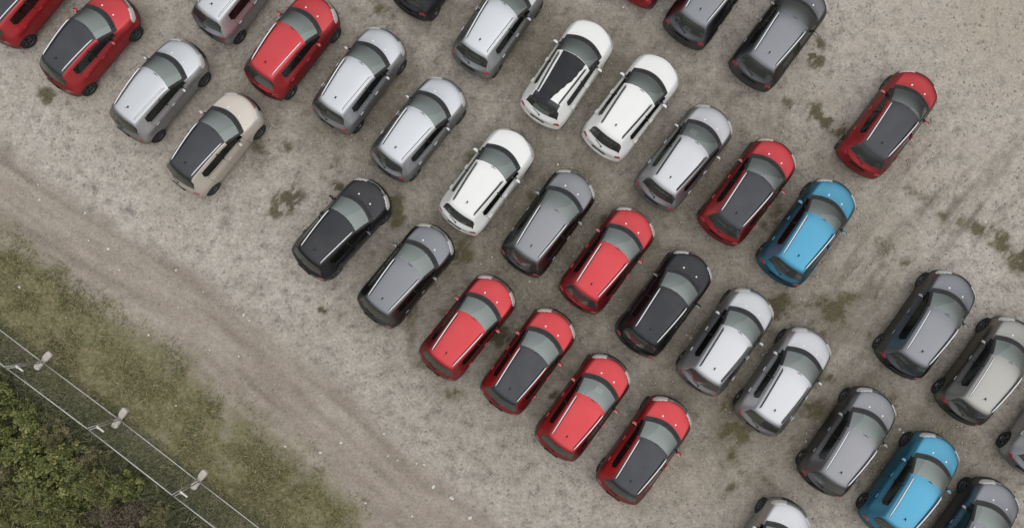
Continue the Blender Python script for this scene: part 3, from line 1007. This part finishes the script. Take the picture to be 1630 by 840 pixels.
def glass_mat(name, tint, ior=1.62, dust=.05):
    m = bpy.data.materials.new(name)
    m.use_nodes = True
    t = m.node_tree
    t.nodes.clear()
    out = t.nodes.new('ShaderNodeOutputMaterial')
    mx = t.nodes.new('ShaderNodeMixShader')
    fr = t.nodes.new('ShaderNodeFresnel')
    fr.inputs['IOR'].default_value = ior
    tr = t.nodes.new('ShaderNodeBsdfTransparent')
    tr.inputs['Color'].default_value = (*tint, 1)
    gl = t.nodes.new('ShaderNodeBsdfGlossy')
    gl.inputs['Roughness'].default_value = .03
    gl.inputs['Color'].default_value = (.88, 1.0, .95, 1)
    t.links.new(fr.outputs[0], mx.inputs[0])
    t.links.new(tr.outputs[0], mx.inputs[1])
    t.links.new(gl.outputs[0], mx.inputs[2])
    df = t.nodes.new('ShaderNodeBsdfDiffuse')             # film of road dust
    df.inputs['Color'].default_value = (.55, .53, .48, 1)
    m2 = t.nodes.new('ShaderNodeMixShader')
    m2.inputs[0].default_value = dust
    t.links.new(mx.outputs[0], m2.inputs[1])
    t.links.new(df.outputs[0], m2.inputs[2])
    t.links.new(m2.outputs[0], out.inputs['Surface'])
    return m


glass_f = glass_mat('windshield_glass', (.62, .70, .66), 2.7, .055)
glass_s = glass_mat('side_glass', (.30, .33, .32), 1.5, .01)
glass_r = glass_mat('rear_glass', (.22, .24, .23), 1.9, .06)


def make_car():
    root = empty('parked_car')
    res = smooth_body()
    bm = bmesh.new()
    bm.from_mesh(res)
    for px0 in (.84, -.13, -.99):
        bmesh.ops.bisect_plane(bm, geom=bm.verts[:] + bm.edges[:] + bm.faces[:], plane_co=(px0, 0, 0), plane_no=(1, 0, 0), dist=1e-5)
    bmesh.ops.bisect_plane(bm, geom=bm.verts[:] + bm.edges[:] + bm.faces[:], plane_co=(0, 0, .335), plane_no=(0, 0, 1), dist=1e-5)
    bm.normal_update()
    bm.faces.ensure_lookup_table()
    groups = {}
    for f in bm.faces:
        c = f.calc_center_median()
        k = SLOTS[f.material_index]
        ay = abs(c.y)
        sd = 'L' if c.y > 0 else 'R'
        if k == 'side_window' and c.x < -.88 and c.z < 1.105 + (-.88 - c.x) * .75: k = 'body'
        if k == 'side_window':
            k = ('front_window' if c.x > -.13 else 'rear_side_window') + sd
        elif k in ('body', 'hood', 'fascia', 'tail'):
            n = f.normal
            if k != 'tail' and c.x > 1.60 and .80 < c.z < .955 and ay > .40 and ay < .80 and (c.z < .925 or k != 'hood' or c.x > 1.72):
                # lamp: a wedge round the front corner
                lim = 1.90 - (ay - .40) * .62
                if c.x > lim - .06: k = 'headlight' + sd
            if k == 'fascia':
                if ay < .52 and .50 < c.z < .80: k = 'grille'
                elif c.z < .40 or (c.z < .46 and ay < .45): k = 'lower_bumper'
                elif ay <= .52 and .84 < c.z < .935: k = 'front_strip'
            elif k == 'body' and c.x < -1.675 and .83 < c.z < .965 and ay > .62: k = 'tail_light' + sd
            elif k == 'tail' and .86 < c.z < .955 and ay > .60: k = 'tail_light' + sd
            elif k == 'tail' and c.z < .44: k = 'rear_lower'
            elif k == 'tail' and c.z > .70: k = 'tailgate'
            elif k == 'body' and ay > .60 and c.z < 1.10 and c.z > .335:
                w = (c.x + 1.302) ** 2 + (c.z - .335) ** 2
                if -.13 < c.x < .84: k = 'front_door' + sd
                elif -.99 < c.x < -.13 and w > .40 ** 2: k = 'rear_door' + sd
            elif k == 'body' and c.z < .335 and abs(n.z) < .9: k = 'sill'
        groups.setdefault(k, []).append(f)

    def part(name, keys, mats, parent=root, push=0., thick=0.):
        fs = [f for k in keys for f in groups.get(k, [])]
        b2 = bmesh.new()
        mp = {}
        for f in fs:
            vs = []
            for v in f.verts:
                if v not in mp:
                    mp[v] = b2.verts.new(v.co + v.normal * push)
                vs.append(mp[v])
            try:
                b2.faces.new(vs)
            except ValueError:
                pass
        if thick:
            # fold a rim back to the body so that the raised part has sides
            bnd = [e for e in b2.edges if e.is_boundary]
            q = bmesh.ops.extrude_edge_only(b2, edges=bnd)
            inv = {w: v for v, w in mp.items()}
            for v in q['geom']:
                if isinstance(v, bmesh.types.BMVert):
                    near = min(mp.items(), key=lambda kv: (kv[1].co - v.co).length_squared)
                    v.co = near[0].co - near[0].normal * .004
        me = bpy.data.meshes.new(name)
        b2.to_mesh(me)
        b2.free()
        me.polygons.foreach_set('use_smooth', [True] * len(me.polygons))
        o = link(name, me, parent, mats)
        return o

    P = PAINT['red']
    body = part('body', ['body', 'fascia', 'tail', 'headlightL', 'headlightR', 'tail_lightL', 'tail_lightR', 'liner_none', 'grille', 'front_strip'], [P])
    # dark gaps between the panels
    for s in (1, -1):
        for xx in (.84, -.13, -.99):
            b2 = bmesh.new()
            for e in bm.edges:
                a, b = e.verts[0].co, e.verts[1].co
                if abs(a.x - xx) < 1e-4 and abs(b.x - xx) < 1e-4 and a.y * s > .55 and min(a.z, b.z) > .33 and max(a.z, b.z) < 1.10:
                    if xx == -.99 and min(a.z, b.z) < .60: continue
                    add_tube(b2, [a + Vector((0, -s * .001, 0)), b + Vector((0, -s * .001, 0))], .005, 4, False)
            bm_obj('panel_gap', b2, [seam], body)
    part('wheel_arch', ['liner'], [trim], body)
    part('sill', ['sill'], [trim], body)
    part('cowl', ['cowl'], [trim])
    part('hood', ['hood'], [P])
    part('roof', ['roof'], [P])
    part('spoiler', ['spoiler'], [P])
    part('tailgate', ['tailgate'], [P])
    part('bumper_trim', ['lower_bumper'], [trim])
    part('bumper_trim', ['rear_lower'], [trim])
    part('grille', ['grille'], [trim], root, .006)
    part('front_strip', ['front_strip'], [chrome], root, .008)
    for sd in 'LR':
        part('headlight', ['headlight' + sd], [lens], root, .008, 1)
        part('tail_light', ['tail_light' + sd], [tl_m], root, .008, 1)
        part('pillar', ['pillar_' + sd], [trim])
    # both windshield pillars, one mesh each
    for o in list(root.children):
        if o.name.startswith('pillar'):
            bpy.data.objects.remove(o)
    pf = groups.get('pillar', [])
    for s in (1, -1):
        groups['p%d' % s] = [f for f in pf if f.calc_center_median().y * s > 0]
        part('pillar', ['p%d' % s], [trim])
    part('windshield', ['windshield'], [glass_f], root)
    part('rear_window', ['rear_window'], [glass_r], root)
    for s, sd in ((1, 'L'), (-1, 'R')):
        d = part('door', ['front_door' + sd], [P])
        part('window', ['front_window' + sd], [glass_s], d)
        d2 = part('door', ['rear_door' + sd], [P])
        part('window', ['rear_side_window' + sd], [glass_s], d2)
        for dd, xx, yy, zz in ((d, -.01, .866, .945), (d2, -.88, .872, .945)):
            b = bmesh.new()
            add_box(b, (xx, s * yy, zz), (.16, .026, .026), None, .008, 3)
            bm_obj('handle', b, [P], dd)
        # B pillar between the panes
        b = bmesh.new()
        add_tube(b, [(-.13, s * .768, 1.075), (-.13, s * .702, 1.28), (-.13, s * .632, 1.475)], .022, 6)
        bm_obj('pillar', b, [seam], root)
        # mirror
        b = bmesh.new()
        q = bmesh.ops.create_uvsphere(b, u_segments=16, v_segments=10, radius=1)
        bmesh.ops.scale(b, vec=(.075, .105, .07), verts=q['verts'])
        for v in b.verts:
            if v.co.x < -.01: v.co.x = -.01 + (v.co.x + .01) * .25
        bmesh.ops.translate(b, vec=(.62, s * .905, 1.10), verts=b.verts[:])
        mo = bm_obj('mirror', b, [P], root)
        b = bmesh.new()
        add_tube(b, [(.70, s * .78, 1.06), (.63, s * .86, 1.08)], [.03, .026], 8)
        bm_obj('mirror_arm', b, [trim], mo)
        b = bmesh.new()
        add_box(b, (.594, s * .905, 1.10), (.012, .165, .105), None, .004)
        bm_obj('mirror_glass', b, [chrome], mo)
        # roof rail
        pts = [(.30, .552, 1.515), (.24, .551, 1.56), (.05, .543, 1.578), (-.35, .517, 1.588), (-.75, .486, 1.575), (-1.08, .458, 1.553), (-1.20, .449, 1.535), (-1.24, .447, 1.50)]
        b = bmesh.new()
        add_tube(b, [(x_, s * y_, z_ + .012) for x_, y_, z_ in pts], [.012, .02, .021, .021, .021, .02, .018, .012], 8)
        bm_obj('roof_rail', b, [rail_s], root)
        # dark gutter beside the rail
        b = bmesh.new()
        add_tube(b, [(x_, s * (y_ - .034), z_ - .012 + .006) for x_, y_, z_ in pts[1:7]], .009, 5)
        bm_obj('roof_gutter', b, [seam], root)
        # door belt moulding
        b = bmesh.new()
        add_tube(b, [(.93, s * .772, 1.068), (.42, s * .775, 1.072), (-.10, s * .775, 1.072), (-.62, s * .772, 1.080), (-1.02, s * .757, 1.104)], .009, 6)
        bm_obj('window_trim', b, [trim], root)
    hood = [o for o in root.children if o.name.startswith('hood')][0]
    roof = [o for o in root.children if o.name.startswith('roof') and 'rail' not in o.name and 'gutter' not in o.name][0]
    spoil = [o for o in root.children if o.name.startswith('spoiler')][0]
    for s in (1, -1):
        b = bmesh.new()
        q = bmesh.ops.create_uvsphere(b, u_segments=12, v_segments=8, radius=.034)
        bmesh.ops.scale(b, vec=(1.1, .9, .45), verts=q['verts'])
        bmesh.ops.translate(b, vec=(1.37, s * .262, 1.128), verts=q['verts'])
        bm_obj('washer_jet', b, [cap_m], hood)
    b = bmesh.new()
    add_box(b, (-1.0, 0, 1.585), (.07, .045, .025), None, .008)
    add_tube(b, [(-1.0, 0, 1.59), (-1.075, .0, 1.665)], [.014, .007], 6)
    bm_obj('antenna', b, [trim], roof)
    b = bmesh.new()
    add_box(b, (-1.245, 0, 1.556), (.010, .78, .012), None, 0)
    for v in b.verts: v.co.z -= .035 * (v.co.y / .40) ** 2
    bm_obj('spoiler_gap', b, [seam], spoil)
    # wipers
    for y0, y1, x0, x1 in ((.45, -.08, 1.12, 1.235), (-.12, -.60, 1.21, 1.06)):
        b = bmesh.new()
        add_tube(b, [(x0, y0, 1.195), (((x0 + x1) / 2) + .01, (y0 + y1) / 2, 1.21), (x1, y1, 1.20)], .010, 5)
        bm_obj('wiper', b, [trim], root)
    b = bmesh.new()
    add_tube(b, [(-1.79, -.02, 1.09), (-1.715, .28, 1.13)], .010, 5)
    add_box(b, (-1.80, -.02, 1.085), (.05, .06, .03), None, .008)
    bm_obj('rear_wiper', b, [trim], root)
    # number plate recess and rear bumper lip
    b = bmesh.new()
    add_box(b, (-1.90, 0, .80), (.02, .56, .14), Matrix.Rotation(RAD(-4), 3, 'Y'), .006)
    bm_obj('plate_recess', b, [trim], root)
    # wheels
    b = bmesh.new()
    prof = [(.205, -.085), (.235, -.10), (.30, -.105), (.325, -.085), (.333, -.05), (.335, 0), (.333, .05), (.325, .085), (.30, .105), (.235, .10), (.205, .085)]
    add_lathe(b, prof, 32)
    tyre_o = bm_obj('tyre', b, [rubber])
    tyre_me = tyre_o.data
    bpy.data.objects.remove(tyre_o)
    b = bmesh.new()
    add_lathe(b, [(.215, .085), (.205, .095), (.19, .085), (.185, .02)], 28)
    q = add_lathe(b, [(.186, .015), (.001, .015)], 28)
    for k in range(5):
        t = 2 * math.pi * k / 5
        for da in (-.16, .16):
            p0 = (.045 * math.cos(t), .065, .045 * math.sin(t))
            p1 = (.195 * math.cos(t + da), .078, .195 * math.sin(t + da))
            add_tube(b, [p0, p1], [.022, .014], 6)
    add_lathe(b, [(.05, .03), (.05, .07), (.035, .082), (.001, .084)], 16)
    rim_o = bm_obj('rim', b, [alloy])
    rim_me = rim_o.data
    bpy.data.objects.remove(rim_o)
    for xx in (1.302, -1.302):
        for s in (1, -1):
            w = empty('wheel', (xx, s * .765, .333), 0 if s > 0 else math.pi)
            w.parent = root
            link('tyre', tyre_me, w)
            r_ = link('rim', rim_me, w)
            if xx > 0: w.rotation_euler.z += RAD(3)
            r_.rotation_euler = (0, random.uniform(0, 1.2), 0)
    # cabin
    b = bmesh.new()
    add_box(b, (-.25, 0, .34), (2.7, 1.44, .06))
    for s in (1, -1):
        add_box(b, (-.28, s * .715, .66), (2.3, .03, .66), None)
    add_box(b, (-1.43, 0, .72), (.04, 1.3, .72))
    bm_obj('cabin', b, [dash_m], root)
    b = bmesh.new()
    pr = [(.52, .70), (.50, .98), (.56, 1.035), (.78, 1.06), (1.02, 1.075), (1.16, 1.085), (1.17, .70)]
    L_, R_ = [], []
    for x_, z_ in pr:
        L_.append(b.verts.new((x_ - (.16 if x_ > 1 else 0), .70 if x_ < .9 else .60, z_)))
        R_.append(b.verts.new((x_ - (.16 if x_ > 1 else 0), -.70 if x_ < .9 else -.60, z_)))
    mid_ = [b.verts.new((x_, 0, z_ + .008)) for x_, z_ in pr]
    for A_, B_ in ((L_, mid_), (mid_, R_)):
        for k in range(len(pr) - 1):
            b.faces.new((A_[k], A_[k + 1], B_[k + 1], B_[k]))
    bm_obj('dashboard', b, [dash_m], root, False)
    b = bmesh.new()
    ring = [(.44 + .03 * math.sin(t), .36 + .18 * math.cos(t), .96 + .17 * math.sin(t)) for t in [2 * math.pi * k / 16 for k in range(17)]]
    add_tube(b, ring, .014, 6, False)
    add_tube(b, [(.55, .36, .93), (.44, .36, .96)], .05, 8)
    bm_obj('steering_wheel', b, [dash_m], root)
    for y_ in (.36, -.36):
        b = bmesh.new()
        add_box(b, (-.02, y_, .60), (.50, .48, .16), Matrix.Rotation(RAD(-0), 3, 'Y'), .05, 3)
        for v in add_box(b, (0, 0, 0), (.14, .46, .58), None, .05, 3):
            v.co = Matrix.Rotation(RAD(-14), 3, 'Y') @ v.co + Vector((-.30, y_, .90))
        for v in add_box(b, (0, 0, 0), (.09, .26, .17), None, .035, 3):
            v.co = Matrix.Rotation(RAD(-14), 3, 'Y') @ v.co + Vector((-.39, y_, 1.27))
        bm_obj('seat', b, [seat_m], root)
    b = bmesh.new()
    add_box(b, (-.85, 0, .60), (.48, 1.26, .16), None, .05, 3)
    for v in add_box(b, (0, 0, 0), (.14, 1.24, .56), None, .05, 3):
        v.co = Matrix.Rotation(RAD(-16), 3, 'Y') @ v.co + Vector((-1.15, 0, .88))
    bm_obj('rear_bench', b, [seat_m], root)
    b = bmesh.new()
    add_box(b, (.46, 0, 1.50), (.03, .20, .06), None, .012)
    add_tube(b, [(.50, 0, 1.555), (.47, 0, 1.51)], .01, 6)
    bm_obj('rear_view_mirror', b, [trim], root)
    for y_ in (.31, -.31):
        b = bmesh.new()
        for v in add_box(b, (0, 0, 0), (.15, .40, .018), None, .008):
            v.co = Matrix.Rotation(RAD(26), 3, 'Y') @ v.co + Vector((.375 - .05 * (abs(v.co.y + y_) / .5) ** 2, y_, 1.50 - .02 * (abs(v.co.y + y_) / .5) ** 2))
        bm_obj('sun_visor', b, [visor_m], root)
    b = bmesh.new()
    for v in add_box(b, (0, 0, 0), (.055, .07, .004), None, 0):
        v.co = Matrix.Rotation(RAD(28), 3, 'Y') @ v.co + Vector((.475, .42, 1.462))
    bm_obj('sticker', b, [stick_m], root)
    bm.free()
    return root


def copy_tree(o, parent=None):
    c = o.copy()
    COL.objects.link(c)
    c.parent = parent
    for ch in [q for q in o.children]:
        copy_tree(ch, c)
    return c


proto = make_car()
RED = PAINT['red']


def repaint(o, paint_m, roof_m, rail_m, in_roof=False):
    for ch in o.children:
        base = ch.name.split('.')[0]
        for s in ch.material_slots:
            m = s.material
            new = None
            if m == RED: new = roof_m if base in ('roof', 'spoiler') else paint_m
            elif m == rail_s: new = rail_m
            if new is not None and new != m:
                s.link = 'OBJECT'
                s.material = new
        repaint(ch, paint_m, roof_m, rail_m)


# (x, y, heading, paint, roof paint or None, rail, label)
CARS = [
    (-18.14, 10.22, 50, 'red', 'roof_black', 's', 'red hatchback with a black roof cut by the top left corner of the photo'),
    (-15.85, 8.46, 49.6, 'red', 'roof_black', 's', 'red hatchback with a black roof in the top left, standing left of the silver one'),
    (-13.32, 6.75, 50.7, 'silver', None, 's', 'silver hatchback between the black-roofed red car and the beige car'),
    (-11.30, 4.83, 50.9, 'beige', 'roof_black', 's', 'beige hatchback with a black roof, the only one of that colour'),
    (-10.46, 10.33, 53, 'silver', None, 's', 'silver hatchback cut by the top edge, left of the wholly red car'),
    (-8.56, 8.29, 52.1, 'red', None, 's', 'wholly red hatchback near the top between two silver cars'),
    (-6.15, 7.07, 53.9, 'silver', None, 's', 'silver hatchback standing right beside the wholly red car at the top'),
    (-4.04, 5.33, 51.3, 'silver', None, 's', 'silver hatchback standing just up left of the white car in the middle'),
    (-3.39, 11.12, 53, 'dark_grey', None, 's', 'dark grey hatchback of which only the tail shows at the top edge'),
    (-1.23, 9.05, 55.9, 'silver', None, 's', 'silver hatchback at the top edge, left of the white car with the black roof film'),
    (1.20, 7.24, 56.2, 'white', None, 'b', 'white hatchback with black film half covering its roof'),
    (3.43, 6.06, 52.5, 'white', None, 'b', 'white hatchback with white roof, right of the one with black roof film'),
    (5.27, 4.28, 51.8, 'bright_silver', None, 'b', 'pale silver hatchback with a sheet of paper behind its windscreen'),
    (7.46, 3.08, 52.7, 'red', 'roof_black', 's', 'red hatchback with a black roof right beside the turquoise blue car'),
    (9.50, 1.66, 53.8, 'blue', None, 's', 'turquoise blue hatchback wholly in view at the right of the middle'),
    (4.50, 11.49, 53, 'red', None, 's', 'red hatchback of which only the rear bumper shows at the top edge'),
    (6.26, 10.01, 54.7, 'grey', None, 's', 'grey hatchback at the top edge whose bonnet is cut off'),
    (8.59, 8.50, 53.2, 'grey', None, 's', 'grey hatchback at the top edge, last of its row towards the open gravel'),
    (12.31, 5.42, 52.7, 'red', 'roof_black', 's', 'red hatchback with a black roof standing alone on the open gravel at upper right'),
    (-6.75, 1.81, 47.9, 'black', None, 's', 'black hatchback nearest the dirt track, at the left end of its row'),
    (-4.46, .17, 50.4, 'grey', None, 's', 'grey hatchback standing between the black car and the first red one of its row'),
    (-1.62, 3.47, 53.4, 'white', None, 'b', 'white hatchback in the middle, between the silver car and the grey car'),
    (.54, 2.00, 54.4, 'mid_grey', None, 's', 'warm grey hatchback standing between the white car and the red car of its row'),
    (2.59, .70, 53.1, 'red', None, 's', 'wholly red hatchback standing between the warm grey car and the black car'),
    (4.56, -.81, 53.3, 'black', None, 's', 'black hatchback standing between the red car and the pale silver car'),
    (6.68, -2.12, 54.1, 'bright_silver', None, 'b', 'pale silver hatchback standing right beside the black car'),
    (8.65, -3.48, 55.4, 'bright_silver', None, 'b', 'pale silver hatchback standing between another pale silver car and the grey car below'),
    (-2.29, -1.65, 51.4, 'red', None, 's', 'wholly red hatchback beside the grey car, uppermost of the four red ones'),
    (-.16, -2.82, 53.4, 'red', 'roof_black', 's', 'red hatchback with a black roof between two wholly red cars'),
    (1.75, -4.41, 53.6, 'red', None, 's', 'wholly red hatchback with a paper behind its windscreen, between two black-roofed red cars'),
    (3.86, -5.87, 54.7, 'red', 'roof_black', 's', 'red hatchback with a black roof, lowest of the four red cars'),
    (13.53, -1.51, 54.9, 'grey', None, 's', 'grey hatchback at the right, standing left of the taupe car'),
    (15.58, -3.09, 53.6, 'taupe', None, 's', 'taupe grey hatchback cut by the right edge of the photo'),
    (10.82, -5.53, 55.0, 'mid_grey', None, 's', 'grey hatchback standing left of the blue car at the bottom'),
    (12.91, -7.05, 54.5, 'blue', None, 's', 'turquoise blue hatchback at the bottom edge between two grey cars'),
    (14.88, -8.61, 54.3, 'grey', None, 's', 'grey hatchback at the bottom right corner, right of the blue car'),
    (17.78, -4.92, 54, 'silver', None, 's', 'silver hatchback of which only the rear left corner shows at the right edge'),
    (7.90, -9.37, 55, 'bright_silver', None, 'b', 'pale silver hatchback of which only the bonnet shows at the bottom edge'),
    (19.55, .62, 54, 'black', None, 's', 'black hatchback barely touching the right edge of the photo'),
]
film_car = None
paper_spots = []
for i, (x_, y_, hd, pc, rc, rl, lab) in enumerate(CARS):
    c = copy_tree(proto) if i < len(CARS) - 1 else proto      # the original itself becomes the last one
    c.location = (x_, y_, -.004)
    c.rotation_euler = (0, 0, RAD(hd))
    c['label'] = lab
    c['category'] = 'car'
    c['group'] = 'hatchbacks parked in rows on the gravel'
    pm = PAINT[pc]
    repaint(c, pm, PAINT[rc] if rc else pm, rail_s if rl == 's' else rail_b)
    if 'black film' in lab: film_car = c
    if film_car is c:
        for ch in c.children:
            if ch.name.split('.')[0] == 'spoiler':
                ch.material_slots[0].link = 'OBJECT'
                ch.material_slots[0].material = PAINT['roof_black']
    if 'paper' in lab: paper_spots.append(c)

# torn black film over the white roof: follows the roof skin, 5 mm proud of it
def roof_z(x, y):   # height of the roof skin
    xs = [.50, .40, -.12, -.62, -1.03, -1.235, -1.43]
    zs = [1.573, 1.578, 1.598, 1.591, 1.574, 1.552, 1.524]
    z0 = float(np.interp(-x, [-q for q in xs], zs))
    return z0 - .034 * (abs(y) / .45) ** 2 + .010


b = bmesh.new()
gx = np.linspace(.47, -1.40, 25)
rows_ = []
for k, gx_ in enumerate(gx):
    yl = float(np.interp(-gx_, [-.47, .1, .6, 1.4], [.455, .42, .385, .36]))
    yr = float(np.interp(-gx_, [-.40, .25, .5, .75, 1.25, 1.4], [-.45, -.39, -.30, -.235, -.09, -.07])) + .012 * math.sin(k * 1.7)
    rows_.append([b.verts.new((gx_ - .06 * (abs(yl + (yr - yl) * t) / .45) ** 2, yl + (yr - yl) * t, roof_z(gx_, yl + (yr - yl) * t))) for t in np.linspace(0, 1, 9)])
for A_, B_ in zip(rows_[:-1], rows_[1:]):
    for k in range(8):
        b.faces.new((A_[k], A_[k + 1], B_[k + 1], B_[k]))
q = bmesh.ops.solidify(b, geom=b.faces[:], thickness=.006)
roof_o = [o for o in film_car.children if o.name.split('.')[0] == 'roof'][0]
fo = bm_obj('roof_film', b, [PAINT['roof_black']], roof_o)
fo['label'] = 'black film with a torn slanting edge'

# sheets of paper lying on two dashboards
for c, (lx, ly), lab in zip(paper_spots, ((.80, .31), (.84, -.02)), ('white sheet of paper behind the windscreen of the pale silver car', 'white sheet of paper behind the windscreen of the red car')):
    b = bmesh.new()
    add_box(b, (0, 0, 0), (.17, .27, .004), None, 0)
    o = bm_obj('paper_sheet', b, [paper_m], None, False)
    h = RAD(c.rotation_euler.z * 0) + c.rotation_euler.z
    o.location = (c.location.x + math.cos(h) * lx - math.sin(h) * ly, c.location.y + math.sin(h) * lx + math.cos(h) * ly, 1.115)
    o.rotation_euler = (0, RAD(-6), h + .12)
    tag(o, lab, 'paper', 'papers behind windscreens')
